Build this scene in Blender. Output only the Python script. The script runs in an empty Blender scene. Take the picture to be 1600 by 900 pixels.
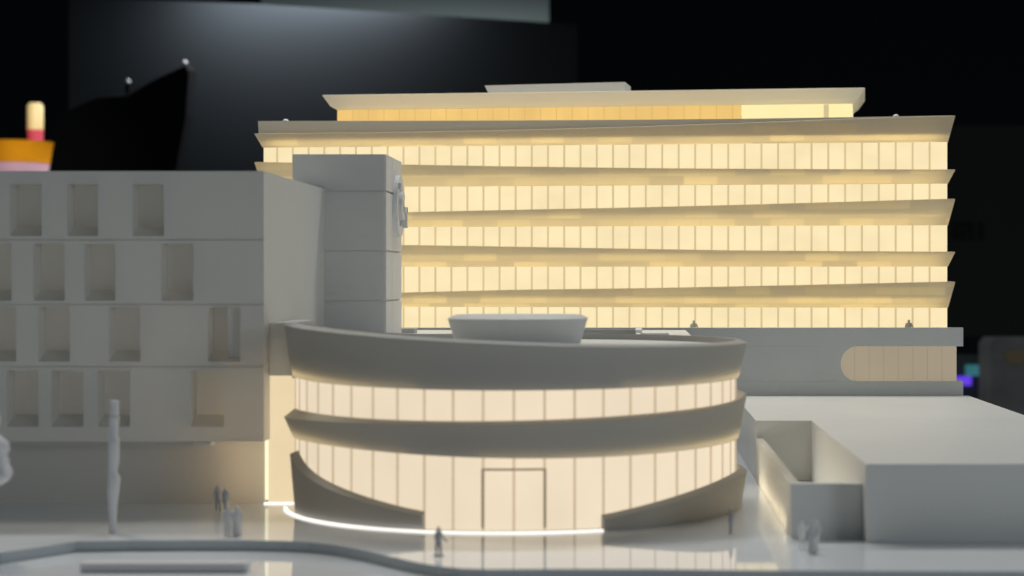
import bpy, bmesh, math, random
import numpy as np
from mathutils import Vector, noise

random.seed(7)
S = bpy.context.scene
COL = S.collection
R = math.radians

# ------------------------------------------------------------------ camera
# one Blender unit = one decimetre of the real architectural model
F, CX, CY, H = 3000.0, 990.0, 435.0, 0.645
cam_d = bpy.data.cameras.new("camera")
cam = bpy.data.objects.new("camera", cam_d); COL.objects.link(cam)
cam.location = (0, 0, H); cam.rotation_euler = (R(90), 0, 0)
cam_d.sensor_width = 36; cam_d.lens = 36 * F / 1600
cam_d.shift_x = (800 - CX) / 1600; cam_d.shift_y = -(450 - CY) / 1600
cam_d.clip_start = 0.05; cam_d.clip_end = 200
cam_d.dof.use_dof = True; cam_d.dof.focus_distance = 6.95; cam_d.dof.aperture_fstop = 2.15
S.camera = cam

# ------------------------------------------------------------------ world, exposure
W = bpy.data.worlds.new("World"); S.world = W; W.use_nodes = True
bgn = W.node_tree.nodes["Background"]
bgn.inputs[0].default_value = (0.80, 0.92, 1.0, 1); bgn.inputs[1].default_value = 0.085
S.view_settings.view_transform = 'Standard'; S.view_settings.look = 'None'
S.view_settings.exposure = 0.0; S.view_settings.gamma = 1.0
S.render.engine = 'CYCLES'
S.cycles.use_denoising = True
S.cycles.max_bounces = 8; S.cycles.diffuse_bounces = 4; S.cycles.glossy_bounces = 4
S.cycles.sample_clamp_indirect = 4

# ------------------------------------------------------------------ lamps
def area(name, loc, target, size, power, color, size_y=None, spread=None):
    """an area lamp; its long side lies along X"""
    l = bpy.data.lights.new(name, 'AREA'); l.energy = power; l.color = color
    l.shape = 'RECTANGLE' if size_y else 'DISK'
    l.size = size
    if size_y: l.size_y = size_y
    if spread: l.spread = spread
    o = bpy.data.objects.new(name, l); COL.objects.link(o)
    o.location = loc
    o.rotation_euler = (Vector(target) - Vector(loc)).to_track_quat('-Z', 'Y').to_euler()
    return o
area("ceiling_lamp", (-0.1, 8.6, 6.2), (0.0, 5.2, 0.0), 4.6, 225, (0.985, 1.0, 1.0), size_y=0.35)
area("side_fill", (-3.4, 7.4, 6.6), (0.5, 5.6, 0.1), 0.9, 130, (1.0, 0.90, 0.74))  # added without a seen source, brightens the left-facing court walls
area("room_fill", (7.0, -1.2, 1.9), (0, 5.8, 0.4), 3.0, 104, (0.88, 0.96, 1.0))  # added fill standing in for light bouncing about the room

# ------------------------------------------------------------------ materials
def mat(name, color, rough=0.5, spec=0.5, mottle=0.0, scale=3.0, bump=0.0, bscale=60.0, sheen=0.0):
    m = bpy.data.materials.new(name); m.use_nodes = True
    nt = m.node_tree; b = nt.nodes["Principled BSDF"]
    b.inputs["Base Color"].default_value = (*color, 1); b.inputs["Roughness"].default_value = rough
    b.inputs["Specular IOR Level"].default_value = spec
    tc = nt.nodes.new("ShaderNodeTexCoord")
    if mottle:
        n = nt.nodes.new("ShaderNodeTexNoise"); n.inputs["Scale"].default_value = scale
        n.inputs["Detail"].default_value = 5
        nt.links.new(tc.outputs["Object"], n.inputs["Vector"])
        r = nt.nodes.new("ShaderNodeValToRGB")
        r.color_ramp.elements[0].position = 0.3; r.color_ramp.elements[1].position = 0.7
        r.color_ramp.elements[0].color = (*[c * (1 - mottle) for c in color], 1)
        r.color_ramp.elements[1].color = (*[min(1, c * (1 + mottle)) for c in color], 1)
        nt.links.new(n.outputs["Fac"], r.inputs["Fac"]); nt.links.new(r.outputs["Color"], b.inputs["Base Color"])
    if bump:
        n2 = nt.nodes.new("ShaderNodeTexNoise"); n2.inputs["Scale"].default_value = bscale
        n2.inputs["Detail"].default_value = 3
        nt.links.new(tc.outputs["Object"], n2.inputs["Vector"])
        bp = nt.nodes.new("ShaderNodeBump"); bp.inputs["Strength"].default_value = bump
        bp.inputs["Distance"].default_value = 0.01
        nt.links.new(n2.outputs["Fac"], bp.inputs["Height"]); nt.links.new(bp.outputs["Normal"], b.inputs["Normal"])
    return m

def lit(name, color, strength, mottle=0.06, scale=(6, 6, 6), detail=2):
    """plastic pane that is lit from inside (it gives off light)"""
    m = bpy.data.materials.new(name); m.use_nodes = True
    nt = m.node_tree; b = nt.nodes["Principled BSDF"]
    b.inputs["Base Color"].default_value = (0.10, 0.09, 0.07, 1)
    b.inputs["Roughness"].default_value = 0.5
    b.inputs["Emission Color"].default_value = (*color, 1)
    tc = nt.nodes.new("ShaderNodeTexCoord"); mp = nt.nodes.new("ShaderNodeMapping")
    mp.inputs["Scale"].default_value = scale
    n = nt.nodes.new("ShaderNodeTexNoise"); n.inputs["Scale"].default_value = 1.0; n.inputs["Detail"].default_value = detail
    nt.links.new(tc.outputs["Object"], mp.inputs["Vector"]); nt.links.new(mp.outputs["Vector"], n.inputs["Vector"])
    mr = nt.nodes.new("ShaderNodeMapRange")
    mr.inputs["From Min"].default_value = 0.3; mr.inputs["From Max"].default_value = 0.7
    mr.inputs["To Min"].default_value = strength * (1 - mottle); mr.inputs["To Max"].default_value = strength * (1 + mottle)
    nt.links.new(n.outputs["Fac"], mr.inputs["Value"]); nt.links.new(mr.outputs["Result"], b.inputs["Emission Strength"])
    return m

def translucent_print(name, color, amount, tile=None, tint=(1.0, 0.90, 0.62)):
    """thin white print that lets the lamps behind it shine through; the wall thickness changes tile by tile"""
    m = bpy.data.materials.new(name); m.use_nodes = True
    nt = m.node_tree
    for n in list(nt.nodes): nt.nodes.remove(n)
    out = nt.nodes.new("ShaderNodeOutputMaterial")
    p = nt.nodes.new("ShaderNodeBsdfPrincipled"); p.inputs["Base Color"].default_value = (*color, 1)
    p.inputs["Roughness"].default_value = 0.55
    t = nt.nodes.new("ShaderNodeBsdfTranslucent"); t.inputs["Color"].default_value = (*tint, 1)
    mix = nt.nodes.new("ShaderNodeMixShader")
    nt.links.new(p.outputs[0], mix.inputs[1]); nt.links.new(t.outputs[0], mix.inputs[2])
    nt.links.new(mix.outputs[0], out.inputs[0])
    if tile:
        tc = nt.nodes.new("ShaderNodeTexCoord"); sp = nt.nodes.new("ShaderNodeSeparateXYZ"); cb = nt.nodes.new("ShaderNodeCombineXYZ")
        nt.links.new(tc.outputs["Object"], sp.inputs[0])
        nt.links.new(sp.outputs["X"], cb.inputs["X"]); nt.links.new(sp.outputs["Z"], cb.inputs["Y"])
        br = nt.nodes.new("ShaderNodeTexBrick")
        br.inputs["Scale"].default_value = 1.0; br.inputs["Brick Width"].default_value = tile[0]
        br.inputs["Row Height"].default_value = tile[1]; br.inputs["Mortar Size"].default_value = 0.0018
        br.inputs["Mortar Smooth"].default_value = 0.6
        br.inputs["Color1"].default_value = (0.70, 0.70, 0.70, 1); br.inputs["Color2"].default_value = (1.18, 1.18, 1.18, 1)
        br.inputs["Mortar"].default_value = (0.72, 0.72, 0.72, 1)
        nt.links.new(cb.outputs[0], br.inputs["Vector"])
        mu = nt.nodes.new("ShaderNodeMath"); mu.operation = 'MULTIPLY'; mu.inputs[1].default_value = amount
        nt.links.new(br.outputs["Color"], mu.inputs[0]); nt.links.new(mu.outputs[0], mix.inputs[0])
    else:
        mix.inputs[0].default_value = amount
    return m

M = dict(
    white=mat("white_print", (0.65, 0.655, 0.64), 0.5, 0.35, 0.035, 2.5, 0.10, 140),
    shell=translucent_print("matte_shell_print", (0.40, 0.405, 0.40), 0.20, tint=(1.0, 0.95, 0.82)),  # darker copy of the white print: shade on the bands put into colour
    floor=mat("glossy_white_acrylic", (0.82, 0.86, 0.90), 0.035, 0.52, 0.02, 1.6),  # faint blue of the cool room light put into the white
    edge=mat("grey_acrylic_edge", (0.46, 0.50, 0.53), 0.25, 0.5),
    figure=mat("grey_resin", (0.66, 0.66, 0.68), 0.6),
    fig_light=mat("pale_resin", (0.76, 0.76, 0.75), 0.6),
    fig_dark=mat("dark_grey_resin", (0.38, 0.38, 0.40), 0.6),
    green=mat("olive_resin", (0.66, 0.67, 0.56), 0.7),
    dark=mat("black_plastic", (0.003, 0.0035, 0.004), 0.8, 0.05),
    soot=mat("dark_wall_paint", (0.010, 0.012, 0.014), 0.9, 0.1),
    win=lit("lit_ribbon_glazing", (1.0, 0.825, 0.49), 0.94, 0.05, (6, 6, 9)),
    rib=lit("lit_glazing_rib", (1.0, 0.80, 0.43), 0.62, 0.05),
    rwin=lit("lit_rotunda_glazing", (1.0, 0.835, 0.615), 0.83, 0.05, (5, 5, 3)),
    rrib=lit("lit_rotunda_rib", (1.0, 0.76, 0.50), 0.52, 0.05),
    doorrib=lit("lit_brown_door_frame", (1.0, 0.80, 0.52), 0.20, 0.05),
    pent=lit("lit_penthouse_wall", (1.0, 0.64, 0.19), 0.82, 0.08, (9, 9, 2)),
    pent2=lit("lit_penthouse_glazing", (1.0, 0.86, 0.42), 0.97, 0.04, (3, 3, 3)),
    core=lit("inner_lamp_strip", (1.0, 0.78, 0.42), 3.9, 0.05),
    led=lit("white_led_tape", (1.0, 0.97, 0.90), 1.25, 0.04),
    yled=lit("yellow_led_tape", (1.0, 0.93, 0.60), 1.15, 0.04),
    link=lit("lit_link_glazing", (1.0, 0.80, 0.50), 0.80, 0.06, (2, 2, 5)),
    base=lit("dim_rounded_window", (1.0, 0.83, 0.58), 0.33, 0.06, (3, 3, 3)),
    fascia=translucent_print("translucent_fascia_print", (0.62, 0.56, 0.46), 0.33, (0.137, 0.034)),
    fascia_plain=translucent_print("translucent_roof_print", (0.70, 0.68, 0.62), 0.16),
    glow=lit('dim_inner_fill', (1.0, 0.94, 0.82), 0.55, 0.05),
    brightcore=lit('bright_added_strip', (1.0, 0.86, 0.60), 8.0, 0.03),
    core2=lit('warm_corner_lamp', (1.0, 0.70, 0.38), 8.0, 0.03),
    court=lit('warm_court_lamp', (1.0, 0.88, 0.68), 4.2, 0.03),
    thin2=translucent_print('thin_court_print', (0.70, 0.70, 0.68), 0.62, tint=(1.0, 0.97, 0.90)),
    thin=translucent_print('thin_white_print', (0.65, 0.655, 0.64), 0.11, tint=(1.0, 0.97, 0.92)),
    orange=mat("orange_cup_plastic", (0.85, 0.33, 0.005), 0.45, 0.4, 0.08, 3),
    pink=mat("pink_cup_band", (0.75, 0.45, 0.55), 0.5),
    straw=mat("yellow_straw", (0.85, 0.66, 0.30), 0.5),
    red=mat("red_straw_end", (0.65, 0.07, 0.12), 0.5),
    cloth=mat("grey_chair_cloth", (0.30, 0.29, 0.28), 0.9, 0.1, 0.25, 2.0),
    tan=mat("tan_leather", (0.40, 0.30, 0.18), 0.8, 0.2),
    screen=mat("dark_screen", (0.013, 0.016, 0.019), 0.8, 0.05),
    board=mat("grey_pinboard", (0.10, 0.125, 0.125), 0.8, 0.1),
    blackpanel=mat("black_panel", (0.020, 0.023, 0.023), 0.8, 0.1),
    logo=mat("dark_logo_paint", (0.004, 0.004, 0.004), 0.5, 0.1),
    glint=mat("bright_glint", (0.5, 0.5, 0.52), 0.35, 0.9),  # bright stand-in for small light reflections
    purple=lit("purple_backlight", (0.16, 0.06, 1.0), 0.75, 0.1),
    teal=lit("teal_backlight", (0.08, 0.42, 0.50), 0.30, 0.2),
)

# ------------------------------------------------------------------ mesh helpers
def tag(o, label=None, cat=None, group=None, kind=None):
    if label: o["label"] = label
    if cat: o["category"] = cat
    if group: o["group"] = group
    if kind: o["kind"] = kind
    return o

def empty(name, loc, label, cat, group=None):
    o = bpy.data.objects.new(name, None); COL.objects.link(o); o.location = loc
    o.empty_display_size = 0.05
    return tag(o, label, cat, group)

class MB:
    def __init__(s): s.v = []; s.f = []; s.m = []; s.mi = 0
    def face(s, pts):
        n = len(s.v); s.v += [tuple(p) for p in pts]; s.f.append(tuple(range(n, n + len(pts)))); s.m.append(s.mi)
    def box(s, x0, x1, y0, y1, z0, z1):
        n = len(s.v)
        s.v += [(x, y, z) for z in (z0, z1) for x, y in ((x0, y0), (x1, y0), (x1, y1), (x0, y1))]
        for q in ((0, 3, 2, 1), (4, 5, 6, 7), (0, 1, 5, 4), (1, 2, 6, 5), (2, 3, 7, 6), (3, 0, 4, 7)):
            s.f.append(tuple(n + i for i in q)); s.m.append(s.mi)
        return s
    def prism(s, pts, z0, z1):
        n = len(s.v); k = len(pts)
        s.v += [(p[0], p[1], z0) for p in pts] + [(p[0], p[1], z1) for p in pts]
        s.f.append(tuple(n + i for i in reversed(range(k)))); s.m.append(s.mi)
        s.f.append(tuple(n + k + i for i in range(k))); s.m.append(s.mi)
        for i in range(k):
            j = (i + 1) % k
            s.f.append((n + i, n + j, n + k + j, n + k + i)); s.m.append(s.mi)
        return s
    def loft(s, rings, close_ring=True, close_path=False, caps=True):
        """rings: list of equally long point lists (cross sections)"""
        n = len(s.v); k = len(rings[0])
        for r in rings: s.v += [tuple(p) for p in r]
        m = len(rings)
        for a in range(m if close_path else m - 1):
            b = (a + 1) % m
            for i in range(k if close_ring else k - 1):
                j = (i + 1) % k
                s.f.append((n + a * k + i, n + a * k + j, n + b * k + j, n + b * k + i)); s.m.append(s.mi)
        if caps and not close_path and close_ring:
            s.f.append(tuple(n + i for i in range(k))); s.m.append(s.mi)
            s.f.append(tuple(n + (m - 1) * k + i for i in reversed(range(k)))); s.m.append(s.mi)
        return s
    def build(s, name, mats, parent=None, smooth=False, bevel=0.0, loc=None, fix=True):
        me = bpy.data.meshes.new(name)
        off = Vector((0, 0, 0))
        if parent is not None: off = parent.location.copy() if parent.parent is None else parent.parent.location.copy()
        elif loc is not None: off = Vector(loc)
        me.from_pydata([tuple(Vector(p) - off) for p in s.v], [], s.f)
        mats = mats if isinstance(mats, (list, tuple)) else [mats]
        for x in mats: me.materials.append(x)
        for p, i in zip(me.polygons, s.m): p.material_index = i
        if fix:
            bm = bmesh.new(); bm.from_mesh(me); bmesh.ops.remove_doubles(bm, verts=bm.verts, dist=1e-5)
            bmesh.ops.recalc_face_normals(bm, faces=bm.faces); bm.to_mesh(me); bm.free()
        o = bpy.data.objects.new(name, me); COL.objects.link(o)
        if parent is not None: o.parent = parent
        elif loc is not None: o.location = loc
        if smooth:
            me.shade_smooth()
            md = o.modifiers.new("edges", 'EDGE_SPLIT'); md.split_angle = R(35)
        if bevel:
            b = o.modifiers.new("bevel", 'BEVEL'); b.width = bevel; b.segments = 2; b.limit_method = 'ANGLE'; b.angle_limit = R(40)
        return o

def strip(m_, pairs, mats):
    """one continuous upright strip; mats[i] is the material of the piece after point i"""
    n = len(m_.v)
    for p, q in pairs: m_.v += [p, q]
    for i in range(len(pairs) - 1):
        m_.f.append((n + 2 * i, n + 2 * i + 2, n + 2 * i + 3, n + 2 * i + 1)); m_.m.append(mats[i])

def at(px, py, Y):
    return Vector(((px - CX) / F * Y, Y, H - (py - CY) / F * Y))
def X_(px, Y): return (px - CX) / F * Y
def Z_(py, Y): return H - (py - CY) / F * Y

# ================================================================== SETTING
# base board (lower glossy sheet) with a long slot cut in it
ZB = -0.026
mb = MB()
bx0, bx1, by0, by1 = -3.2, 3.2, 3.0, 8.35
mb.box(bx0, bx1, by0, by1, ZB - 0.12, ZB)
tag(mb.build("ground", M['floor']), kind="structure")

# raised plaza sheet with a curved front edge
edge_px = [(-160, 872), (0, 864), (53, 856), (120, 846), (200, 844.5), (300, 844), (380, 844), (440, 845), (485, 847), (520, 851),
           (548, 856), (578, 862), (608, 869), (645, 877.5), (687, 885), (720, 888), (760, 889.5), (850, 889), (1000, 889), (1160, 891), (1350, 892), (1600, 893), (1760, 894)]
front = []
for px, py in edge_px:
    Y = H * F / (py - CY); front.append((X_(px, Y), Y))
front[0] = (bx0 + .02, front[0][1]); front[-1] = (bx1 - .02, front[-1][1])
poly = front + [(bx1 - .02, by1 - .02), (bx0 + .02, by1 - .02)]
mb = MB(); mb.prism(poly, ZB + 0.0005, 0.0)
mb.m = [0] * len(mb.m); mb.m[0] = 1
for i in range(2, len(mb.m)): mb.m[i] = 1
pz = mb.build("plaza", [M['floor'], M['edge']]); tag(pz, kind="structure")

mb = MB(); yb_ = 4.376; mb.box(X_(125, yb_), X_(385, yb_), yb_, yb_ + .05, ZB + .0005, Z_(880.5, yb_))
tag(mb.build("low_bar", M['figure'], bevel=.0015, loc=(X_(255, yb_), yb_, ZB)), "long low grey white bar lying on the glossy sheet at the front left", "bar")

# dark wall far behind
mb = MB(); mb.box(-16, 16, 30, 30.2, -6, 14)
tag(mb.build("back_wall", M['soot']), kind="structure")

# ================================================================== LEFT BUILDING
YF, YR = 5.40, 5.50
XL, XR = -2.9, X_(412, YF)
ZT = Z_(269.5, YF)
lb = empty("window_block", ((XL + XR) / 2, YF, 0), "grey white block with rows of recessed punched windows and warm lit end wall", "building")
zrow = [ZT, Z_(374, YF), Z_(475, YF), Z_(572, YF), Z_(690, YF)]
rows = [
    (288, 369, [(-178, -130), (-82, -34), (15, 65), (105, 153), (207, 256)]),
    (381, 470, [(-200, -150), (-110, -62), (-30, 18), (52, 101), (132, 180), (252, 302)]),
    (480, 565, [(-190, -142), (-100, -52), (-20, 25), (60, 109), (170, 219), (325, 375)]),
    (579, 667, [(-170, -122), (-70, -22), (10, 60), (80, 130), (152, 203), (298, 350)])]
wall = MB(); D = 0.075; g = 0.0032
wins = []
for r, (py0, py1, xs) in enumerate(rows):
    za, zb = zrow[r] - (g if r else 0), zrow[r + 1] + (g * 0.2 if r < 3 else 0)
    wt, wb = Z_(py0, YF), Z_(py1, YF)
    cur = XL
    for a, b in xs:
        a, b = X_(a, YF), X_(b, YF)
        wall.face([(cur, YF, za), (a, YF, za), (a, YF, zb), (cur, YF, zb)])
        wall.face([(a, YF, za), (b, YF, za), (b, YF, wt), (a, YF, wt)])
        wall.face([(a, YF, wb), (b, YF, wb), (b, YF, zb), (a, YF, zb)])
        wins.append((a, b, wt, wb, r)); cur = b
    wall.face([(cur, YF, za), (XR, YF, za), (XR, YF, zb), (cur, YF, zb)])
    if r:   # shallow joint between two storeys
        z1, z0 = zrow[r] + g * .2, za
        wall.face([(XL, YF + .005, z1), (XR, YF + .005, z1), (XR, YF + .005, z0), (XL, YF + .005, z0)])
        wall.face([(XL, YF, z1), (XR, YF, z1), (XR, YF + .005, z1), (XL, YF + .005, z1)])
        wall.face([(XL, YF, z0), (XR, YF, z0), (XR, YF + .005, z0), (XL, YF + .005, z0)])
YB = 6.457
zo = zrow[4]
wall.face([(XL, YF, zo), (XR, YF, zo), (XR, YR, zo), (XL, YR, zo)])                 # soffit
wall.face([(XR, YF, ZT), (XR, YB, ZT), (XR, YB, zo), (XR, YF, zo)])                 # end wall
wall.face([(XL, YF, ZT), (XL, YB + .5, ZT), (XL, YB + .5, zo), (XL, YF, zo)])
wall.build("wall", M['thin'], lb, fix=False)
rf = MB(); rf.box(XL, XR + 0.0, YF + .0, YB - 0.002, ZT, ZT + 0.004)
rf.build("roof", M['white'], lb)
for a, b, wt, wb, r in wins:
    w = MB(); zs_ = wb + 0.030; yb = YF + D
    w.face([(a, YF, wt), (b, YF, wt), (b, yb, wt), (a, yb, wt)])
    w.face([(a, YF, wt), (a, yb, wt), (a, yb, zs_), (a, YF, wb)])
    w.face([(b, YF, wt), (b, yb, wt), (b, yb, zs_), (b, YF, wb)])
    if (a, b) == (X_(325, YF), X_(375, YF)):     # the folded one: its right half steps forward
        mid = a + (b - a) * .56; yf = YF + .022
        w.face([(a, yb, wt), (mid, yb, wt), (mid, yb, zs_), (a, yb, zs_)])
        w.face([(mid, yb, wt), (mid, yf, wt), (mid, yf, wb + .003), (mid, yb, zs_)])
        w.face([(mid, yf, wt), (b, yf, wt), (b, yf, wb + .002), (mid, yf, wb + .002)])
    else:
        w.face([(a, yb, wt), (b, yb, wt), (b, yb, zs_), (a, yb, zs_)])
    w.face([(a, yb, zs_), (b, yb, zs_), (b, YF, wb), (a, YF, wb)])
    w.build("window", M['thin'], lb, fix=False)
# recessed ground storey
XG = X_(414, YR)
gs = MB(); gs.box(XL, XG, YR, YB, 0, zo - .001)
gs.build("ground_storey", M['thin'], lb)
cl = MB(); cl.box(XL + .1, XR - .16, YF + .42, YF + .44, .01, .88)
cl.build("fill_panel", M['glow'], lb)  # added unseen panel, lifts the pockets and ground wall through the thin print
cl = MB(); cl.box(XR - .10, XR - .05, YF + .19, YF + .21, .01, .30)
cl.build("corner_lamp", M['core2'], lb)
st = MB(); st.box(XL, X_(304, YF + .045), YF + .04, YR - .001, Z_(697, YF + .02), zo - .002)
st.build("canopy", M['white'], lb)
st = MB(); st.box(X_(305, YF + .02), X_(331, YF + .02), YF + .005, YF + .06, Z_(697, YF + .005), zo - .003)
st.build("bracket", M['fig_light'], lb)

# ================================================================== TOWER
YT0, YT1 = YB, 6.90
tx0, tx1 = X_(457, YT0), X_(600, YT0); tz = Z_(241, YT0)
tw = empty("stair_tower", ((tx0 + tx1) / 2, YT0, 0), "tall plain grey tower with a round emblem on its right side", "tower")
t = MB(); zc = tz; gj = 0.004
for pj in (298.5, 392, 470):
    zj = Z_(pj, YT0)
    t.box(tx0, tx1, YT0, YT1, zj + gj / 2, zc)
    t.box(tx0 + .005, tx1 - .003, YT0 + .003, YT1 - .005, zj - gj / 2, zj + gj / 2)
    zc = zj - gj / 2
t.box(tx0, tx1, YT0, YT1, 0, zc)
t.build("wall", M['white'], tw)
ym = YT0 + .17
for z0, z1 in ((Z_(298.5, YT0) + .003, tz), (Z_(392, YT0) + .003, Z_(298.5, YT0) - .003), (Z_(470, YT0) + .003, Z_(392, YT0) - .003), (.1, Z_(470, YT0) - .003)):  # paler resin than the tower: light on this side put into colour
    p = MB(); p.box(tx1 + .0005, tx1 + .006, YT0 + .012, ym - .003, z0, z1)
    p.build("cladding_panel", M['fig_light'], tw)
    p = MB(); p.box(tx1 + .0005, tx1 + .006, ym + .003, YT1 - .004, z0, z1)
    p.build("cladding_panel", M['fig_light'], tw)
# emblem: ring with a crescent and blocks, standing proud of the side face
ey, ez, er = 6.745, Z_(322, 6.745), 0.108
def disc(mb_, r0, r1, a0, a1, x0, x1, n=40, cy=ey, cz=ez):
    rings = []
    for i in range(n + 1):
        a = a0 + (a1 - a0) * i / n
        c, s_ = math.cos(a), math.sin(a)
        rings.append([(x0, cy + r0 * c, cz + r0 * s_), (x0, cy + r1 * c, cz + r1 * s_), (x1, cy + r1 * c, cz + r1 * s_), (x1, cy + r0 * c, cz + r0 * s_)])
    mb_.loft(rings)
em = MB(); xe = tx1 + .006
disc(em, 0.074, er, 0, 2 * math.pi, xe, xe + .016, 56)
eo = em.build("emblem_ring", M['fig_light'], tw, smooth=True, bevel=.003)
em = MB(); disc(em, 0.0, 0.073, 0, 2 * math.pi, xe, xe + .008, 40); em.build("emblem_disc", M['white'], tw)
em = MB(); disc(em, 0.022, 0.050, R(40), R(320), xe + .008, xe + .026, 30); em.build("emblem_letter", M['fig_light'], tw)
em = MB(); em.box(xe + .008, xe + .030, ey + .015, ey + .085, ez - .020, ez - .002); em.box(xe + .008, xe + .030, ey + .062, ey + .085, ez - .075, ez - .002)
em.build("emblem_letter", M['fig_light'], tw)
em = MB(); em.box(xe + .014, xe + .026, ey - .080, ey - .055, ez + .055, ez + .078)
em.build("emblem_glint", M['glint'], tw, bevel=.004)  # bright block stands in for the light reflected on the emblem

# ================================================================== TALL BUILDING (slightly turned)
YWl, YWr = 7.90, 7.57
A = Vector((X_(412, YWl), YWl, 0)); B = Vector((X_(1480, YWr), YWr, 0))
U = (B - A).normalized(); L = (B - A).length; N = Vector((U.y, -U.x, 0))      # N points to the camera side
DEPTH = 1.05
tb = empty("office_building", tuple((A + B) / 2), "wide lit office building with five glowing window rows between flared bands", "building")
def on_line(px, off=0.0):
    """length u along the front line (moved outward by off) seen at pixel column px"""
    k = (px - CX) / F
    A2 = A + N * off
    return (k * A2.y - A2.x) / (U.x - k * U.y)
def w_pt(u, off, z): p = A + U * u + N * off; return (p.x, p.y, z)
def ztab(table, off):
    us, zz = [], []
    for px, py in table:
        u = on_line(px, off); p = A + U * u + N * off
        us.append(u); zz.append(Z_(py, p.y))
    return lambda u: float(np.interp(u, us, zz))
def zconst(py, px=1475):
    u = on_line(px); p = A + U * u
    return Z_(py, p.y)
head = [zconst(222), zconst(287), zconst(352), zconst(416.5), zconst(481)]    # window heads = band bottoms
tops = [[(403, 209), (640, 206.5), (800, 203.5), (1000, 198), (1160, 192.5), (1330, 186), (1489, 181)],
        [(403, 253.5), (640, 257.8), (800, 260.5), (1000, 263.2), (1160, 264.3), (1488, 265.5)],
        [(403, 335), (640, 332), (800, 328.5), (1000, 324.5), (1160, 320.5), (1488, 311)],
        [(403, 381), (640, 383.5), (800, 386), (1000, 389.5), (1160, 392), (1488, 394)],
        [(403, 461), (640, 457.5), (800, 453.5), (1000, 451), (1160, 448), (1488, 440.5)]]
def footprint(off, n=36):
    """closed path round the building: list of (xy, front parameter u)"""
    P = []
    for i in range(n + 1):
        u = -off + (L + 2 * off) * i / n; P.append((A + U * u + N * off, u))
    P.append((A + U * (L + off) - N * (DEPTH + off), L + off)); P.append((A - U * off - N * (DEPTH + off), -off))
    return P
OFF = 0.030
def ring_band(profile, name, material, parent=tb, n=36):
    """profile: list of (offset, function u->z); swept round the building"""
    fps = [footprint(o, n) for o, _ in profile]
    rings = []
    for k in range(len(fps[0])):
        rings.append([(fps[j][k][0].x, fps[j][k][0].y, profile[j][1](max(0, min(L, fps[j][k][1])))) for j in range(len(profile))])
    m = MB(); m.loft(rings, close_ring=False, close_path=True)
    return m.build(name, material, parent, smooth=True)
ztops = [ztab(t_, OFF) for t_ in tops]
for i in range(5):
    zt_ = ztops[i]; zb_ = head[i]
    ring_band([(-.004, lambda u, z=zb_: z), (0.003, lambda u, z=zb_: z), (OFF, zt_), (OFF - .006, lambda u, f=zt_: f(u) + .002), (-.02, lambda u, f=zt_: f(u) + .001)],
              "fascia_band", M['fascia'])
    # lamp strip inside the band, behind the thin print
    s = MB(); io = -0.045
    s.box(0, 1, 0, 1, 0, 1); s.v = []
    pts = [(u, o) for u, o in ((.03, io), (L - .03, io), (L - .03, io - .01), (.03, io - .01))]
    s.v = [w_pt(u, o, zb_ + .004) for u, o in pts] + [w_pt(u, o, zb_ + .045) for u, o in pts]
    s.build("glow_strip", M['core'], tb)
    # glazing row under the band
    zfoot = (min(ztops[i + 1](u) for u in np.linspace(0, L, 20)) - .012) if i < 4 else 0.40
    gl = MB(); step = 0.0663; hw = 0.0044
    u = on_line(1452.5) % step
    path = [(0, -DEPTH, 0), (0, 0, 0)]
    while u < L - .01:
        path += [(u - hw, 0, 1), (u - hw * .6, .005, 1), (u + hw * .6, .005, 1), (u + hw, 0, 0)]
        u += step
    path += [(L, 0, 0), (L, -DEPTH, 0), (0, -DEPTH, 0)]
    strip(gl, [(w_pt(a, o, zfoot), w_pt(a, o, zb_)) for a, o, _ in path], [q[2] for q in path])
    gl.build("ribbon_window", [M['win'], M['rib']], tb, fix=False)
# parapet on top of the first band (it tapers away to the right)
par = ztab([(411, 189), (640, 188.6), (800, 188.2), (1000, 187), (1160, 185.5), (1330, 183), (1482, 180.4)], 0.018)
ring_band([(.016, lambda u: ztops[0](u) - .01), (.018, par), (.004, par), (.004, lambda u: head[0] + .03)], "parapet", M['fascia_plain'])
s = MB(); pts = [(u, o) for u, o in ((.03, -.03), (L - .03, -.03), (L - .03, -.04), (.03, -.04))]
s.v = [w_pt(u, o, head[0] + .058) for u, o in pts] + [w_pt(u, o, head[0] + .074) for u, o in pts]
s.f = [(0, 3, 2, 1), (4, 5, 6, 7), (0, 1, 5, 4), (1, 2, 6, 5), (2, 3, 7, 6), (3, 0, 4, 7)]; s.m = [0] * 6
s.build("glow_strip", M['core'], tb)
fl = MB(); zr = head[0] + .055
fl.face([w_pt(0, 0, zr), w_pt(L, 0, zr), w_pt(L, -DEPTH, zr), w_pt(0, -DEPTH, zr)])
fl.build("roof", M['white'], tb, fix=False)
# penthouse
PO = -0.42
def pu(px, off=PO): return on_line(px, off)
def pent_path(u0, u1, o0, o1, e, n=12):
    P = []
    for i in range(n + 1): P.append((u0 - e + (u1 - u0 + 2 * e) * i / n, o0 + e))
    P += [(u1 + e, o1 - e), (u0 - e, o1 - e)]
    return P
pu0, pum, pu1, po1 = pu(527), pu(1158), pu(1332), PO - .5
def pz_(py, px, off=PO):
    p = A + U * on_line(px, off) + N * off; return Z_(py, p.y)
zp0 = zr; zp1 = pz_(170, 527)
pw = MB()
pw.face([w_pt(pu0, PO, zp0), w_pt(pum, PO, zp0), w_pt(pum, PO, zp1), w_pt(pu0, PO, zp1)])
pw.face([w_pt(pu0, PO, zp0), w_pt(pu0, po1, zp0), w_pt(pu0, po1, zp1), w_pt(pu0, PO, zp1)])
pw.build("penthouse_wall", M['pent'], tb, fix=False)
pb = MB()
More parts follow.
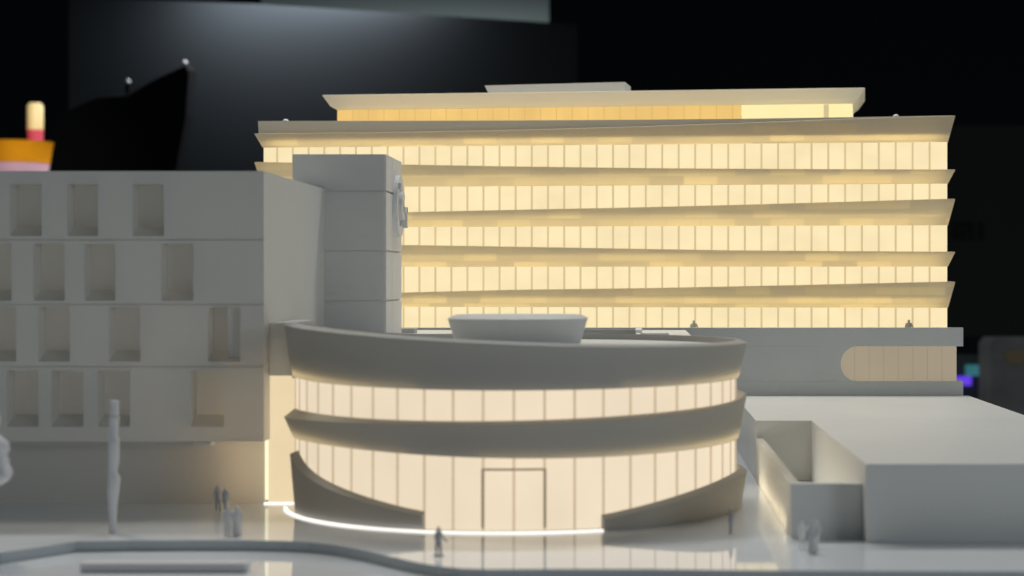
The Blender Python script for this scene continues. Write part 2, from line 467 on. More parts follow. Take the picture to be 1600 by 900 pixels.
for u in np.arange(pu0 + .07, pum, .0663 * 1.03):
    q = [w_pt(u - .0015, PO + .002, zp0), w_pt(u + .0015, PO + .002, zp0), w_pt(u + .0015, PO + .002, zp1), w_pt(u - .0015, PO + .002, zp1)]
    pb.face(q)
M['pentrib'] = lit("penthouse_seam", (1.0, 0.58, 0.16), 0.66, 0.05)
pb.build("penthouse_seam", M['pentrib'], tb, fix=False)
pg = MB()
zp2 = pz_(165, 1332) + .012
pg.face([w_pt(pum, PO - .012, zp0), w_pt(pu1, PO - .012, zp0), w_pt(pu1, PO - .012, zp2), w_pt(pum, PO - .012, zp2)])
pg.face([w_pt(pu1, PO - .012, zp0), w_pt(pu1, po1, zp0), w_pt(pu1, po1, zp2), w_pt(pu1, PO - .012, zp2)])
pg.build("penthouse_glazing", M['pent2'], tb, fix=False)
pp = MB(); ua, ub = pu(1287), pu(1295)
pp.v = [w_pt(a, o, z) for z in (zp0, pz_(163, 1290)) for a, o in ((ua, PO - .008), (ub, PO - .008), (ub, PO - .001), (ua, PO - .001))]
for q in ((0, 3, 2, 1), (4, 5, 6, 7), (0, 1, 5, 4), (1, 2, 6, 5), (2, 3, 7, 6), (3, 0, 4, 7)): pp.f.append(q); pp.m.append(0)
pp.build("penthouse_post", M['rib'], tb)
# flared penthouse roof
def lin(pa, za_, pb_, zb__):
    u0_, u1_ = pu(pa), pu(pb_); return lambda u: za_ + (zb__ - za_) * (u - u0_) / (u1_ - u0_)
e2 = pu0 - pu(507, PO + .05)
top_f = lin(507, pz_(149, 507, PO + .05), 1352, pz_(137.5, 1352, PO + .05))
mid_f = lin(507, pz_(166, 515, PO + .03), 1352, pz_(153.5, 1345, PO + .03))
low_f = lin(507, pz_(172, 527), 1352, pz_(162, 1332))
pr = []
prof = [(0.0, low_f), (.024, mid_f), (.052, top_f), (.046, lambda u: top_f(u) + .002)]
paths = [pent_path(pu0, pu1, PO, po1, e) for e, _ in prof]
for k in range(len(paths[0])):
    pr.append([w_pt(*paths[j][k], prof[j][1](paths[j][k][0])) for j in range(len(prof))])
m = MB(); m.loft(pr, close_ring=False, close_path=True)
m.face([p[-1] for p in pr])
m.build("penthouse_roof", M['fascia_plain'], tb, fix=False)
s_ = MB(); s_.v = [w_pt(u, o, zq) for zq in (zp1 + .004, zp1 + .03) for u, o in ((pu0 + .05, PO - .05), (pu1 - .05, PO - .05), (pu1 - .05, PO - .06), (pu0 + .05, PO - .06))]
for q in ((0, 3, 2, 1), (4, 5, 6, 7), (0, 1, 5, 4), (1, 2, 6, 5), (2, 3, 7, 6), (3, 0, 4, 7)): s_.f.append(q); s_.m.append(0)
s_.build("glow_strip", M['core'], tb)  # added strip in the roof stands in for glow from below
# small flared box on the very top
TO = PO - .2
def zz(px, py): return pz_(py, px, TO)
m = MB()
u0, u1, u0b, u1b = pu(758, TO), pu(977, TO), pu(768, TO), pu(977, TO)
zl = top_f(u0) - .005
m.v = [w_pt(u0b, TO, zl), w_pt(u1b, TO, zl), w_pt(u1b, TO - .2, zl), w_pt(u0b, TO - .2, zl),
       w_pt(u0, TO + .012, zz(758, 134)), w_pt(u1, TO + .012, zz(977, 128.5)), w_pt(u1, TO - .2, zz(977, 128.5)), w_pt(u0, TO - .2, zz(758, 134))]
for q in ((0, 3, 2, 1), (4, 5, 6, 7), (0, 1, 5, 4), (1, 2, 6, 5), (2, 3, 7, 6), (3, 0, 4, 7)): m.f.append(q); m.m.append(0)
m.build("roof_hood", M['fig_light'], tb)  # paler resin: light from above put into the white hood

# base of the tall building with the rounded window
Y0 = 7.42
bz1 = Z_(512, Y0); bxr = X_(1505, Y0); bxr2 = X_(1496, Y0)
zl1, zl2 = Z_(541, Y0), Z_(596, Y0)
ub_ = MB()
ub_.box(-1.6, bxr, Y0, Y0 + .035, zl1, bz1)              # parapet beam
ub_.box(-1.6, bxr - .004, Y0 + .036, 8.2, zl1 + .002, bz1 - .055)
ub_.box(-1.6, bxr, Y0 + .001, 8.2, 0.02, zl2)
# recess between the beams: wall left of the rounded window
x0w = X_(1313, Y0 + .012); rr = (zl1 - zl2) / 2
pts = []
for i in range(13):
    a = math.pi / 2 + math.pi * i / 12
    pts.append((x0w + rr * .95 + rr * .95 * math.cos(a), (zl1 + zl2) / 2 + rr * .995 * math.sin(a)))
for i in range(12):                                       # wall face up to the curved jamb
    (xa, za_), (xb, zb__) = pts[i], pts[i + 1]
    ub_.face([(-1.6, Y0 + .002, za_), (xa, Y0 + .002, za_), (xb, Y0 + .002, zb__), (-1.6, Y0 + .002, zb__)])
    ub_.face([(xa, Y0 + .002, za_), (xa, Y0 + .03, za_), (xb, Y0 + .03, zb__), (xb, Y0 + .002, zb__)])
base = ub_.build("base_storey", M['white'], tb, fix=False)
rw = MB(); rw.box(x0w - .01, bxr2, Y0 + .022, 8.1, zl2 + .0005, zl1 - .0005)
rwo = rw.build("rounded_window", M['base'], tb)
rs = MB()
for k in range(1, 8):
    x = x0w + (bxr2 - x0w) * k / 8
    rs.box(x - .0012, x + .0012, Y0 + .0195, Y0 + .0215, zl2 + .003, zl1 - .003)
M['baserib'] = lit("dim_window_bar", (1.0, 0.78, 0.5), 0.27, 0.05)
rs.build("glazing_bar", M['baserib'], tb).parent = rwo

# ================================================================== RIGHT PODIUM
pd = empty("podium", (0.9, 6.0, 0), "low flat white podium with an open sunken court at its front left corner", "building")
ZP = Z_(725, 4.685); zlw = Z_(756, 4.754)
xa, xb, xc = 0.390, X_(1353, 4.685), 1.295
m = MB()
m.prism([(xb, 4.685), (xc + .9, 4.685), (xc, 7.419)][:0] or [(xb, 4.685), (xc, 4.685), (xc, 7.419), (xa, 7.419), (xa, 6.12), (xb, 6.12)], 0.0, ZP)
m.build("hall", M['white'], pd, bevel=.002)
m = MB()
m.prism([(xa, 4.754), (xb - .001, 4.754), (xb - .001, 4.785), (xa, 4.785)], 0.0, zlw)
m.build("court_wall", M['white'], pd)
m = MB(); m.prism([(xa, 4.7855), (xa + .022, 4.7855), (xa + .022, 6.119), (xa, 6.119)], 0.0, zlw)
m.build("court_wall", M['thin2'], pd)
m = MB(); m.box(xa + .027, xa + .037, 4.90, 5.95, .006, .022)
m.build("court_lamp", M['court'], pd)

# ================================================================== ROTUNDA
C = Vector((-0.3337, 5.5, 0)); RG = 0.625
rt = empty("rotunda", tuple(C), "round glowing glass pavilion wrapped by grey bands under a flat roof", "building")
def cp(th, r, z): return (C.x + r * math.sin(th), C.y - r * math.cos(th), z)
def px_of(th, r): p = cp(th, r, 0); return CX + F * p[0] / p[1]
TH = np.linspace(-1.47, 1.52, 600)
def tfun(table, r, deg=4):
    pxs = np.array([px_of(t_, r) for t_ in TH])
    i0, i1 = int(np.argmin(pxs)), int(np.argmax(pxs))
    ts, zs2 = [], []
    for px, py in table:
        px = min(max(px, pxs[i0] + .2), pxs[i1] - .2)
        th = float(np.interp(px, pxs[i0:i1 + 1], TH[i0:i1 + 1]))
        ts.append(th); zs2.append(Z_(py, cp(th, r, 0)[1]))
    c = np.polyfit(ts, zs2, deg); lo, hi = min(ts), max(ts)
    return lambda th: float(np.polyval(c, min(max(th, lo), hi)))
RO, RB = 0.657, 0.634
top_o = tfun([(447, 509), (492, 516), (540, 521.5), (607, 528.5), (711, 534.5), (800, 538.5), (900, 541), (992, 542), (1080, 541.5), (1149, 538.5), (1167, 535)], RO)
top_b = tfun([(468, 591), (521, 600.5), (620, 607), (711, 609.5), (800, 610), (896, 609.5), (992, 606.5), (1086, 600), (1149, 592)], RB)
mid_o = tfun([(444, 651), (460, 655), (550, 660.5), (620, 663), (800, 664.5), (896, 661.5), (992, 655.5), (1086, 645), (1149, 630), (1167, 617)], RO)
mid_i = tfun([(483, 643), (524, 650), (620, 656), (727, 658), (805, 657.5), (899, 654.5), (992, 648), (1086, 638.5), (1149, 626.5)], RG + .004)
mid_b = tfun([(462, 685), (468, 687), (524, 697), (585, 705), (663, 711.5), (753, 715.5), (800, 716), (894, 715.5), (943, 714), (1023, 709.5), (1084, 702), (1125, 694.5), (1150, 687)], RB)
def back(f, th, zr_=None):
    return f(th)
def arc_band(name, t0, t1, prof, n, material, closed=True, smooth=True, parent=rt):
    rings = []
    for i in range(n + 1):
        th = t0 + (t1 - t0) * i / n
        rings.append([cp(th, r if not callable(r) else r(th), z(th)) for r, z in prof])
    m_ = MB(); m_.loft(rings, close_ring=closed)
    return m_.build(name, material, parent, smooth=smooth)
def rim(th):
    if th <= 1.52: return top_o(th)
    zr1, zr2 = top_o(1.52), top_o(-1.4)
    k = (th - 3.6) / (2 * math.pi - 1.4 - 3.6)
    return zr1 if k < 0 else zr1 + (zr2 - zr1) * (3 * k * k - 2 * k ** 3) if k < 1 else zr2
ROOFZ = 0.452
t_end = 2 * math.pi - 1.40
arc_band("roof_band", -1.40, t_end, [(RG - .004, lambda t_: top_b(t_)), (RB, lambda t_: top_b(t_)), (RO, rim), (RO - .018, lambda t_: rim(t_) + .0065),
                                      (RO - .030, lambda t_: rim(t_) + .0065), (RO - .030, lambda t_: ROOFZ - .01)], 180, M['shell'])
arc_band("balcony_band", -1.38, 2.7, [(RG - .004, mid_b), (RB, mid_b), (RO, mid_o), (RO - .006, lambda t_: mid_o(t_) + .003), (RG - .004, lambda t_: mid_i(t_) + .001)], 140, M['shell'])
def swell(t_, a, b):
    k_ = min(1, max(0, (t_ - a) / (b - a))); return .0004 + .0105 * k_ * k_ * (3 - 2 * k_)
for zb_f, t0_, t1_, f0, f1 in ((top_b, .5, 2.2, .5, 1.6), (top_b, -1.38, -.35, -.35, -1.3), (mid_b, -.1, 2.2, -.1, 1.5), (mid_b, -1.36, -.4, -.4, -1.3)):  # added tapered strips imitate light bleeding through the bands
    arc_band("glow_strip", t0_, t1_, [(RG + .001, lambda t_, f=zb_f: f(t_) + .005), (RG + .004, lambda t_, f=zb_f: f(t_) + .005), (RG + .004, lambda t_, f=zb_f, a=f0, b=f1: f(t_) + .005 + swell(t_, a, b)), (RG + .001, lambda t_, f=zb_f, a=f0, b=f1: f(t_) + .005 + swell(t_, a, b))], 40, M['core'])
m = MB(); k = 72; m.v = [cp(2 * math.pi * i / k, RO - .031, ROOFZ) for i in range(k)]; m.f = [tuple(range(k))]; m.m = [0]
m.build("roof", M['white'], rt, fix=False)
# glazing: two storeys, bars at one regular step
DT, T0 = 0.125, 0.0475
def glass(name, z0, z1, k0, k1):
    m_ = MB(); pts_ = [(-1.50, 0, 0)]
    for k_ in range(-12, 22):
        th = T0 + k_ * DT; w_ = .0034 / RG
        if th - w_ > -1.49: pts_ += [(th - w_, 0, 1), (th - w_ * .6, .003, 1), (th + w_ * .6, .003, 1), (th + w_, 0, 0)]
        for j in range(1, 6):
            t2 = th + w_ + (DT - 2 * w_) * j / 6
            if t2 > -1.49: pts_.append((t2, 0, 0))
    strip(m_, [(cp(th, RG + o, z0(th)), cp(th, RG + o, z1(th))) for th, o, _ in pts_], [q[2] for q in pts_])
    return m_.build(name, [M['rwin'], M['rrib']], rt, fix=False)
glass("glazing", lambda t_: mid_i(t_) - .005, lambda t_: top_b(t_) + .006, 0, 0)
gl0 = glass("glazing", lambda t_: 0.004, lambda t_: mid_b(t_) + .006, 0, 0)
# door frame between the bars left and right of the middle one
thl, thr = T0 - DT, T0 + DT; zd = Z_(732, 4.877)
fr = MB()
for th in (thl, thr):
    w_ = .0034 / RG
    q = [cp(th - w_, RG + .002, .012), cp(th + w_, RG + .002, .012), cp(th + w_, RG + .009, .012), cp(th - w_, RG + .009, .012)]
    fr.loft([q, [(p[0], p[1], zd) for p in q]])
rings = []
for i in range(9):
    th = thl + (thr - thl) * i / 8
    rings.append([cp(th, RG + .002, zd - .0048), cp(th, RG + .009, zd - .0048), cp(th, RG + .009, zd + .0005), cp(th, RG + .002, zd + .0005)])
fr.loft(rings)
fr.build("door_frame", M['doorrib'], rt)
# sweeping ramp walls
RRo, RRb, RRi = 0.657, 0.643, 0.640
def th_of(px, r):
    pxs = np.array([px_of(t_, r) for t_ in TH]); i0, i1 = int(np.argmin(pxs)), int(np.argmax(pxs))
    return float(np.interp(px, pxs[i0:i1 + 1], TH[i0:i1 + 1]))
lo_o = tfun([(452, 706.6), (466.6, 731.5), (490, 752.5), (537.5, 773.5), (590, 790.6), (629, 801), (658, 806)], RRo, 4)
ro_o = tfun([(946, 811), (987.5, 803), (1015, 796), (1070, 779.5), (1125, 760.4), (1150, 749), (1166, 738)], RRo, 3)
tl0, tl1 = th_of(453, RRo), th_of(658, RRo)
arc_band("ramp_wall", tl0, tl1, [(RRi - .006, lambda t_: .005), (RRb, lambda t_: .005), (RRo, lo_o), (RRi - .006, lambda t_: lo_o(t_) + .009)], 60, M['shell'])
tr0, tr1 = th_of(945, RRo), 2.3
arc_band("ramp_wall", tr0, tr1, [(RRi - .006, lambda t_: 0.0), (RRb, lambda t_: 0.0), (RRo, ro_o), (RRi - .006, lambda t_: ro_o(t_) + .009)], 80, M['shell'])

# the link between window block and rotunda
YK = 5.49
lx0, lx1 = X_(414, YK), X_(468, YK)
m = MB(); m.box(X_(421, YK - .02) , X_(455, YK - .02), YK - .02, YK + .4, Z_(587, YK - .02), Z_(504.5, YK - .02))
m.build("link_parapet", M['thin'], rt)
m = MB(); m.box(X_(432, YK + .06), X_(448, YK + .06), YK + .06, YK + .07, Z_(580, YK), Z_(545, YK))
m.build("link_fill", M['court'], rt)  # added unseen glowing box inside, warms the parapet
m = MB(); m.box(lx0 + .008, lx1, YK + .004, YK + .03, .004, Z_(585, YK))
m.build("link_glazing", M['link'], rt)
# connecting roof behind the rotunda
m = MB(); m.box(-1.02, 0.20, 6.0, 7.40, 0, ROOFZ - .006)
m.build("rear_wing", M['white'], rt)

# LED tape: one along the foot of the glass, one up the corner
lt = MB(); rings = []
for i in range(91):
    th = -1.40 + (th_of(944, .660) + 1.40) * i / 90
    rings.append([cp(th, .648, .0005), cp(th, .658, .0005), cp(th, .658, .0048), cp(th, .648, .0048)])
lt.loft(rings)
pA = X_(413, YK)
lt.box(pA, X_(463, YK), YK - .008, YK + .003, .0005, .0048)
tag(lt.build("light_strip", M['led'], loc=(C.x, C.y, 0)), "bright white glowing line running along the foot of the round pavilion", "light strip")
lt = MB(); rings = []  # added strip out of view, put in to light the low court wall
for i in range(31):
    th = R(106) + R(44) * i / 30
    rings.append([cp(th, .662, .0005), cp(th, .670, .0005), cp(th, .670, .010), cp(th, .662, .010)])
lt.loft(rings)
tag(lt.build("light_strip", M['brightcore'], loc=cp(R(120), .665, 0)), "added unseen glowing line at the back right foot of the pavilion that lights the low court wall", "light strip")
lt = MB(); lt.box(X_(414.6, YK), X_(418.6, YK), YK - .004, YK + .006, .013, Z_(686, YK))
lt.box(X_(415.5, YK), X_(417.6, YK), YK - .002, YK + .006, Z_(686, YK), Z_(585, YK))
tag(lt.build("light_strip", M['yled'], loc=(pA, YK, 0)), "thin upright yellow glowing line at the corner of the window block", "light strip")

# ------------------------------------------------------------------ things on the rotunda roof
dr = empty("roof_drum", (X_(810, 5.42), 5.42, ROOFZ), "squat grey flared drum standing on the round roof", "roof drum")
def rrect(cx_, cy_, a, b, z, n=48, e=3.2):
    out = []
    for i in range(n):
        t_ = 2 * math.pi * i / n; c_, s_ = math.cos(t_), math.sin(t_)
        out.append((cx_ + a * abs(c_) ** (2 / e) * (1 if c_ >= 0 else -1), cy_ + b * abs(s_) ** (2 / e) * (1 if s_ >= 0 else -1), z))
    return out
cxd, cyd = dr.location.x, dr.location.y; zt1 = Z_(493.5, 5.42)
m = MB(); m.loft([rrect(cxd, cyd, .172, .15, ROOFZ), rrect(cxd, cyd, .196, .185, zt1 - .006), rrect(cxd, cyd, .178, .167, zt1 + .003)])
m.build("drum_shell", M['white'], dr, smooth=True)

def roof_item(name, label, cat, x0, x1, y0, y1, z0, z1, mt='white', group=None):
    m_ = MB(); m_.box(x0, x1, y0, y1, z0, z1)
    return tag(m_.build(name, M[mt], loc=((x0 + x1) / 2, (y0 + y1) / 2, z0), bevel=.0015), label, cat, group)
zrw = ROOFZ - .006
roof_item("roof_box", "small tan box on the pavilion roof at the foot of the tower", "roof box", X_(612, 6.95), X_(647, 6.95), 6.95, 7.05, zrw, Z_(513.5, 6.95), 'shell')
roof_item("roof_beam", "long low brown beam on the roof behind the drum", "roof beam", X_(860, 6.7), X_(993, 6.7), 6.7, 6.74, zrw, Z_(514.5, 6.7), 'shell')
roof_item("roof_post", "short white post at the end of the brown roof beam", "post", X_(993, 6.6), X_(1003, 6.6), 6.5, 6.75, zrw, Z_(514, 6.6), 'fig_light')
fr = MB(); fx0, fx1, fy0, fy1 = X_(994, 6.3), X_(1052, 6.3), 6.18, 6.40; fz0, fz1 = zrw, zrw + .017
fr.box(fx0, fx1, fy0, fy0 + .02, fz0, fz1); fr.box(fx0, fx1, fy1 - .02, fy1, fz0, fz1)
fr.box(fx0, fx0 + .014, fy0 + .02, fy1 - .02, fz0, fz1); fr.box(fx1 - .014, fx1, fy0 + .02, fy1 - .02, fz0, fz1)
tag(fr.build("skylight_frame", M['fig_light'], loc=(fx0, fy0, fz0)), "thin white rectangular skylight frame right of the roof post", "skylight frame")

# tiny white domes on the tall roof edge
for px, lab in ((446, "tiny white dome on the left end of the tall building's roof edge"), (1400, "tiny white dome on the right end of the tall building's roof edge")):
    u = on_line(px, .01); p = A + U * u + N * .006; zq = par(u)
    m = MB(); m.loft([[(p.x + r * math.cos(a), p.y + r * math.sin(a), zq + h_) for a in np.linspace(0, 2 * math.pi, 10, endpoint=False)] for r, h_ in ((.012, -.002), (.012, .003), (.008, .007), (.003, .009))])
    tag(m.build("roof_dome", M['fig_light'], loc=(p.x, p.y, zq), smooth=True), lab, "roof dome", "domes on the tall roof edge")

# ================================================================== FIGURINES
def person(name, x, y, h, yaw, label, mt='figure', arm=(0.10, 0.06), stride=0.05, z=0.0, group=None, disc_base=False, robe=False):
    """one continuous skinned body, standing at (x, y); local units = body height"""
    root = empty(name, (x, y, z), label, "figurine", group)
    root.rotation_euler = (0, 0, yaw)
    V = [((0, 0, .52), .085), ((0, 0, .64), .078), ((0, 0, .78), .098), ((0, 0, .845), .042), ((0, -.005, .885), .052), ((0, -.008, .94), .062), ((0, -.004, .985), .040),
         ((.125, 0, .79), .042), ((.155 + arm[0] * .3, arm[1] * -.3, .64), .034), ((.15 + arm[0] * .2, -arm[1] * 1.5, .50), .026), ((.15 + arm[0] * .2, -arm[1] * 1.9, .45), .024),
         ((-.125, 0, .79), .042), ((-.155, .02, .64), .034), ((-.15, -.02, .50), .026), ((-.15, -.04, .45), .024),
         ((.055, -stride * .4, .45), .062), ((.06, -stride * .8, .26), .048), ((.06, -stride, .05), .034), ((.07, -stride - .07, .022), .026),
         ((-.055, stride * .4, .45), .062), ((-.06, stride * .7, .26), .048), ((-.06, stride, .05), .034), ((-.07, stride - .07, .022), .026)]
    E = [(0, 1), (1, 2), (2, 3), (3, 4), (4, 5), (5, 6), (2, 7), (7, 8), (8, 9), (9, 10), (2, 11), (11, 12), (12, 13), (13, 14), (0, 15), (15, 16), (16, 17), (17, 18), (0, 19), (19, 20), (20, 21), (21, 22)]
    me = bpy.data.meshes.new("body"); me.from_pydata([tuple(c * h for c in v[0]) for v in V], E, [])
    o = bpy.data.objects.new("body", me); COL.objects.link(o); o.parent = root
    me.materials.append(M[mt])
    sk = o.modifiers.new("skin", 'SKIN'); sk.use_smooth_shade = True
    layer = me.skin_vertices[0].data if me.skin_vertices else None
    if layer is None:
        bm = bmesh.new(); bm.from_mesh(me); bm.verts.layers.skin.verify(); bm.to_mesh(me); bm.free(); layer = me.skin_vertices[0].data
    for d, v in zip(layer, V): d.radius = (v[1] * h * 1.2, v[1] * h * 1.05)
    layer[0].use_root = True
    ss = o.modifiers.new("smooth", 'SUBSURF'); ss.levels = 1; ss.render_levels = 1
    if robe:
        c = MB(); c.loft([[(r * h * math.cos(a), r * h * .75 * math.sin(a), zz_ * h) for a in np.linspace(0, 2 * math.pi, 14, endpoint=False)]
                          for r, zz_ in ((.17, .03), (.16, .3), (.12, .56), (.13, .74), (.10, .82))])
        co = c.build("coat", M[mt], None, smooth=True); co.parent = root
    if disc_base:
        c = MB(); c.loft([[(r * h * math.cos(a), r * h * math.sin(a), zz_ * h) for a in np.linspace(0, 2 * math.pi, 20, endpoint=False)] for r, zz_ in ((.19, .001), (.19, .018), (.16, .024))])
        co = c.build("base_disc", M[mt], None); co.parent = root
    return root
def put(px, py, h_px, **k):
    Y = H * F / (py - CY); return X_(px, Y), Y, h_px / F * Y
G = "small people on the plaza"
x, y, h = put(341, 800, 43); person("figurine", x, y, h, R(20), "left one of two small grey people in front of the brown lit wall", 'figure', group=G)
x, y, h = put(353, 802, 42); person("figurine", x, y, h, R(-30), "pale small person standing right beside the grey one at the brown lit wall", 'fig_light', group=G)
x, y, h = put(356, 838, 48); person("figurine", x, y, h, R(10), "left one of the pair standing close together in front of the left block", 'figure', group=G, arm=(.2, .02))
x, y, h = put(370, 837, 48); person("figurine", x, y, h, R(-15), "coated right one of the pair standing close together in front of the left block", 'fig_light', group=G, arm=(.1, .02), robe=True)
x, y, h = put(685, 868, 46); person("figurine", x, y, h, R(60), "small dark person on a round foot just left of the pavilion door", 'fig_dark', group=G, arm=(.0, .14), disc_base=True)
x, y, h = put(1142, 834, 40); person("figurine", x, y, h, R(-70), "lone grey person in front of the right ramp wall", 'fig_dark', group=G, arm=(.0, .05))
x, y, h = put(1253, 858, 44); person("figurine", x, y, h, R(30), "pale left one of the huddle before the low court wall", 'fig_light', group=G, arm=(.25, .1))
x, y, h = put(1270, 865, 53); person("figurine", x, y, h, R(-20), "tall front one of the huddle before the low court wall", 'figure', group=G, arm=(.1, .12), robe=True)
x, y, h = put(1277, 857, 44); person("figurine", x, y, h, R(-60), "right one of the huddle, half hidden behind the tall one", 'fig_light', group=G)
zter = bz1 - .055
for px, w_, lab in ((1084, .0, "tiny person behind the parapet above the round pavilion's roof"), (1420, .0, "tiny person behind the parapet near the right end of the lit building")):
    Y = Y0 + .085
    person("figurine", X_(px, Y), Y, .084 if px < 1200 else .086, R(15), lab, 'green', z=zter, group="tiny people behind the long parapet", robe=True)

# slim totem column
Yt = 4.86
tt = empty("totem", (X_(176, Yt), Yt, 0), "slim pale carved totem column standing before the left block", "totem")
px2 = Yt / F
prof = [(815 + 18, 5.5, 0), (812, 6, 0), (790, 7, 0), (768, 9, 1), (752, 9.5, 2.5), (745, 9, 2), (738, 7, 0), (722, 8.5, 1.5), (700, 8.8, 2), (684, 8, 2), (682, 7, 1), (656, 8, 2)]
rg = []
for py, r, dx in prof:
    z_ = H - (py - CY) * px2
    rg.append([(X_(176, Yt) + (dx + r * math.cos(a)) * px2, Yt + r * math.sin(a) * px2, max(0, z_)) for a in np.linspace(0, 2 * math.pi, 16, endpoint=False)])
m = MB(); m.loft(rg); m.build("column_shaft", M['figure'], tt, smooth=True)
def cyl(name, p0, p1, r, mt, dx=2.5):
    m_ = MB(); rg_ = []
    for py, rr_ in ((p0, r), (p1, r)):
        rg_.append([(X_(176, Yt) + (dx + rr_ * math.cos(a)) * px2, Yt + rr_ * math.sin(a) * px2, H - (py - CY) * px2) for a in np.linspace(0, 2 * math.pi, 20, endpoint=False)])
    m_.loft(rg_); return m_.build(name, M[mt], tt, smooth=True)
cyl("collar", 656.5, 651.5, 8.4, 'white'); cyl("cap", 651, 626, 7.2, 'figure')

# lumpy model tree at the left edge
Yt2 = 4.55
tr = empty("model_tree", (X_(-26, Yt2), Yt2, 0), "lumpy pale model tree cut off by the left edge", "tree")
bm = bmesh.new()
for (px, py, r) in ((-22, 655, 22), (-12, 700, 24), (-18, 735, 30), (-2, 740, 20), (-45, 700, 34), (-50, 740, 28), (-6, 720, 18), (-30, 620, 20)):
    c = at(px, py, Yt2 + random.uniform(-.03, .03)) - tr.location
    mt_ = bmesh.ops.create_icosphere(bm, subdivisions=3, radius=r * Yt2 / F)
    for v in mt_['verts']:
        v.co += v.co.normalized() * noise.noise(v.co * 40 + c * 9) * .008
        v.co += c
me = bpy.data.meshes.new("crown"); bm.to_mesh(me); bm.free(); me.materials.append(M['figure']); me.shade_smooth()
o = bpy.data.objects.new("crown", me); COL.objects.link(o); o.parent = tr
m = MB(); rg = []
for z_, r in ((0, .012), (.1, .009), (.2, .007), (.3, .005)):
    rg.append([(tr.location.x + r * math.cos(a), Yt2 + r * math.sin(a), z_) for a in np.linspace(0, 2 * math.pi, 12, endpoint=False)])
m.loft(rg); m.build("trunk", M['fig_light'], tr, smooth=True)

# ================================================================== BACKGROUND THINGS (out of focus)
# large dark screen and an added unseen lamp that makes its grey sheen
YS = 20.0
mo = empty("screen", (X_(500, YS), YS, Z_(400, YS)), "large dark screen behind the models with a soft grey sheen on top", "screen")
m = MB()
P = [at(108, -4, YS), at(400, 6, YS), at(902, 38, YS), at(902, 420, YS), at(108, 420, YS)]
m.v = [tuple(p) for p in P] + [tuple(p + Vector((0, .4, 0))) for p in P]
m.f = [(0, 1, 2, 3, 4), (9, 8, 7, 6, 5)] + [(i, (i + 1) % 5, 5 + (i + 1) % 5, 5 + i) for i in range(5)]; m.m = [0] * len(m.f)
m.build("panel", M['screen'], mo)
m = MB(); m.box(X_(470, YS), X_(540, YS), YS + .1, YS + .3, -3.0, Z_(420, YS)); m.build("stand", M['dark'], mo)
l = area("sheen_fill", (X_(590, 19.85), 19.85, Z_(-44, 19.85)), (X_(590, 20), 19.95, Z_(110, 20)), 3.9, 270, (1.0, 1.0, 1.0), size_y=.12)
m = MB(); m.box(X_(408, 22), X_(858, 22), 22, 22.1, Z_(60, 22), Z_(-260, 22))
tag(m.build("pinboard", M['board'], loc=(X_(630, 22), 22, Z_(60, 22))), "grey board on the wall above the dark screen", "board")
area("board_lamp", (X_(640, 21), 20.6, Z_(-320, 20.6)), (X_(640, 22), 22, Z_(0, 22)), 2.4, 5, (0.9, 1.0, 1.0), size_y=.3)

# black bag with two glint dots
Yb = 19.2
bg = empty("bag", (X_(200, Yb), Yb, -1.2), "black bag with two bright glints behind the left block", "bag")
P = [(80, 200), (110, 168), (150, 150), (200, 146), (240, 122), (292, 98), (297, 108), (292, 180), (270, 300), (262, 480), (70, 480)]
n = len(P); m = MB()
for yy, sc in ((Yb, .98), (Yb + .05, 1.0), (Yb + .25, 1.0), (Yb + .3, .98)):
    m.v += [tuple(Vector((X_(200, Yb) + (X_(px, Yb) - X_(200, Yb)) * sc, yy, Z_(300, Yb) + (Z_(py, Yb) - Z_(300, Yb)) * sc))) for px, py in P]
for a in range(3):
    for i in range(n): m.f.append((a * n + i, a * n + (i + 1) % n, (a + 1) * n + (i + 1) % n, (a + 1) * n + i))
m.f += [tuple(range(n)), tuple(reversed(range(3 * n, 4 * n)))]; m.m = [0] * len(m.f)
m.build("bag_body", M['dark'], bg)
for px, py in ((200, 127), (289, 98)):  # bright balls stand in for two specular dots
    b_ = bmesh.new(); bmesh.ops.create_uvsphere(b_, u_segments=16, v_segments=10, radius=.024)
    c = at(px, py, Yb + .1) - bg.location
    for v in b_.verts: v.co += c
    me = bpy.data.meshes.new("glint_dot"); b_.to_mesh(me); b_.free(); me.materials.append(M['glint']); me.shade_smooth()
    o = bpy.data.objects.new("glint_dot", me); COL.objects.link(o); o.parent = bg
m = MB(); p0, p1 = at(200, 130, Yb + .1), at(200, 160, Yb + .1); m.box(p0.x - .02, p0.x + .02, Yb + .08, Yb + .12, p1.z, p0.z); m.build("bag_strap", M['dark'], bg)

# orange cup with a straw
Yc = 18.0
cup = empty("cup", (X_(20, Yc), Yc, Z_(420, Yc)), "orange cup with a pale pink lower band behind the left block", "cup")
def ring(cx_, cy_, r, z_, n=32): return [(cx_ + r * math.cos(a), cy_ + r * math.sin(a), z_) for a in np.linspace(0, 2 * math.pi, n, endpoint=False)]
xc_ = X_(20, Yc); k = Yc / F
m = MB(); m.loft([ring(xc_, Yc, 56 * k, Z_(256, Yc)), ring(xc_, Yc, 61 * k, Z_(224, Yc)), ring(xc_, Yc, 62.5 * k, Z_(222, Yc)), ring(xc_, Yc, 58 * k, Z_(222, Yc)), ring(xc_, Yc, 54 * k, Z_(250, Yc))])
m.build("cup_wall", M['orange'], cup, smooth=True)
m = MB(); m.loft([ring(xc_, Yc, 38 * k, Z_(420, Yc)), ring(xc_, Yc, 55.5 * k, Z_(256.3, Yc))]); m.build("cup_band", M['pink'], cup, smooth=True)
xs_ = X_(55, Yc)
stw = empty("straw", (xs_, Yc, Z_(250, Yc)), "short thick yellow straw with a red lower end standing in the orange cup", "straw")
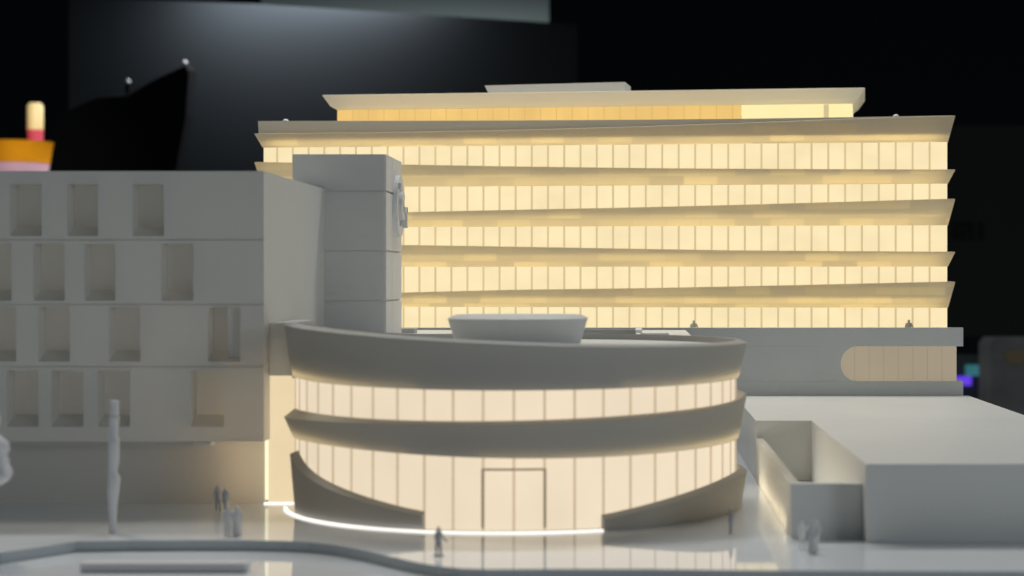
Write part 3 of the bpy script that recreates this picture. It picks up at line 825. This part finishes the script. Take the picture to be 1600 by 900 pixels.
m = MB(); m.loft([ring(xs_, Yc, 12.5 * k, Z_(203, Yc), 20), ring(xs_, Yc, 12.5 * k, Z_(166, Yc), 20), ring(xs_, Yc, 9 * k, Z_(161, Yc), 20)]); m.build("straw_top", M['straw'], stw, smooth=True)
m = MB(); m.loft([ring(xs_ + 1 * k, Yc, 11 * k, Z_(248, Yc), 20), ring(xs_, Yc, 12.3 * k, Z_(203.2, Yc), 20)]); m.build("straw_end", M['red'], stw, smooth=True)

area("cup_fill_light", (xc_ + 1.2, Yc - 2.0, 3.4), (xc_, Yc, Z_(220, Yc)), .5, 5.5, (1.0, 0.97, 0.92), spread=R(50))  # added with no seen source, brightens the cup

# black box with faint lettering at the right
YX = 17.0
m = MB()
bxp = empty("black_box", (X_(1560, YX), YX, Z_(526, YX)), "big black box with faint dark lettering at the right edge", "box")
m.box(X_(1380, YX), X_(1760, YX), YX, YX + 1.5, Z_(526, YX), Z_(196, YX)); m.build("box_body", M['blackpanel'], bxp)
lg = MB()
def bar(px0, px1, py0, py1): lg.box(X_(px0, YX), X_(px1, YX), YX - .02, YX - .002, Z_(py1, YX), Z_(py0, YX))
bar(1488, 1495, 347, 374); bar(1495, 1520, 347, 353); bar(1513, 1520, 353, 374); bar(1501, 1507, 358, 374); bar(1528, 1535, 347, 374)
lg.build("lettering", M['logo'], bxp)
# grey chair, purple and teal backlights at the lower right
YH = 21.0
ch = empty("chair", (X_(1600, YH), YH, -2.0), "blurred grey cloth chair at the far right", "chair")
m = MB(); P = [(1541, 700), (1541, 535), (1556, 523), (1720, 520), (1720, 700)]
m.v = [tuple(at(px, py, YH)) for px, py in P] + [tuple(at(px, py, YH) + Vector((0, .5, 0))) for px, py in P]
m.f = [(0, 1, 2, 3, 4), (9, 8, 7, 6, 5)] + [(i, (i + 1) % 5, 5 + (i + 1) % 5, 5 + i) for i in range(5)]; m.m = [0] * 7
m.build("backrest", M['cloth'], ch, bevel=.05)
m = MB(); c = [at(px, py, YH - .04) for px, py in ((1570, 548), (1640, 545), (1640, 566), (1576, 568))]
m.v = [tuple(p) for p in c] + [tuple(p + Vector((0, .035, 0))) for p in c]
m.f = [(0, 1, 2, 3), (7, 6, 5, 4), (0, 4, 5, 1), (1, 5, 6, 2), (2, 6, 7, 3), (3, 7, 4, 0)]; m.m = [0] * 6
m.build("trim", M['tan'], ch)
YG = 22.0
kb = empty("backlit_device", (X_(1515, YG), YG, Z_(640, YG)), "dark device with purple and teal lights beside the grey chair", "device")
m = MB(); m.box(X_(1470, YG), X_(1538, YG), YG, YG + .3, Z_(650, YG), Z_(556, YG)); m.build("device_body", M['board'], kb)
m = MB(); m.box(X_(1480, YG), X_(1517, YG), YG - .05, YG - .002, Z_(602, YG), Z_(588, YG)); m.build("purple_light", M['purple'], kb)
m = MB(); m.box(X_(1508, YG), X_(1538, YG), YG - .03, YG - .002, Z_(587, YG), Z_(570, YG)); m.build("teal_light", M['teal'], kb)
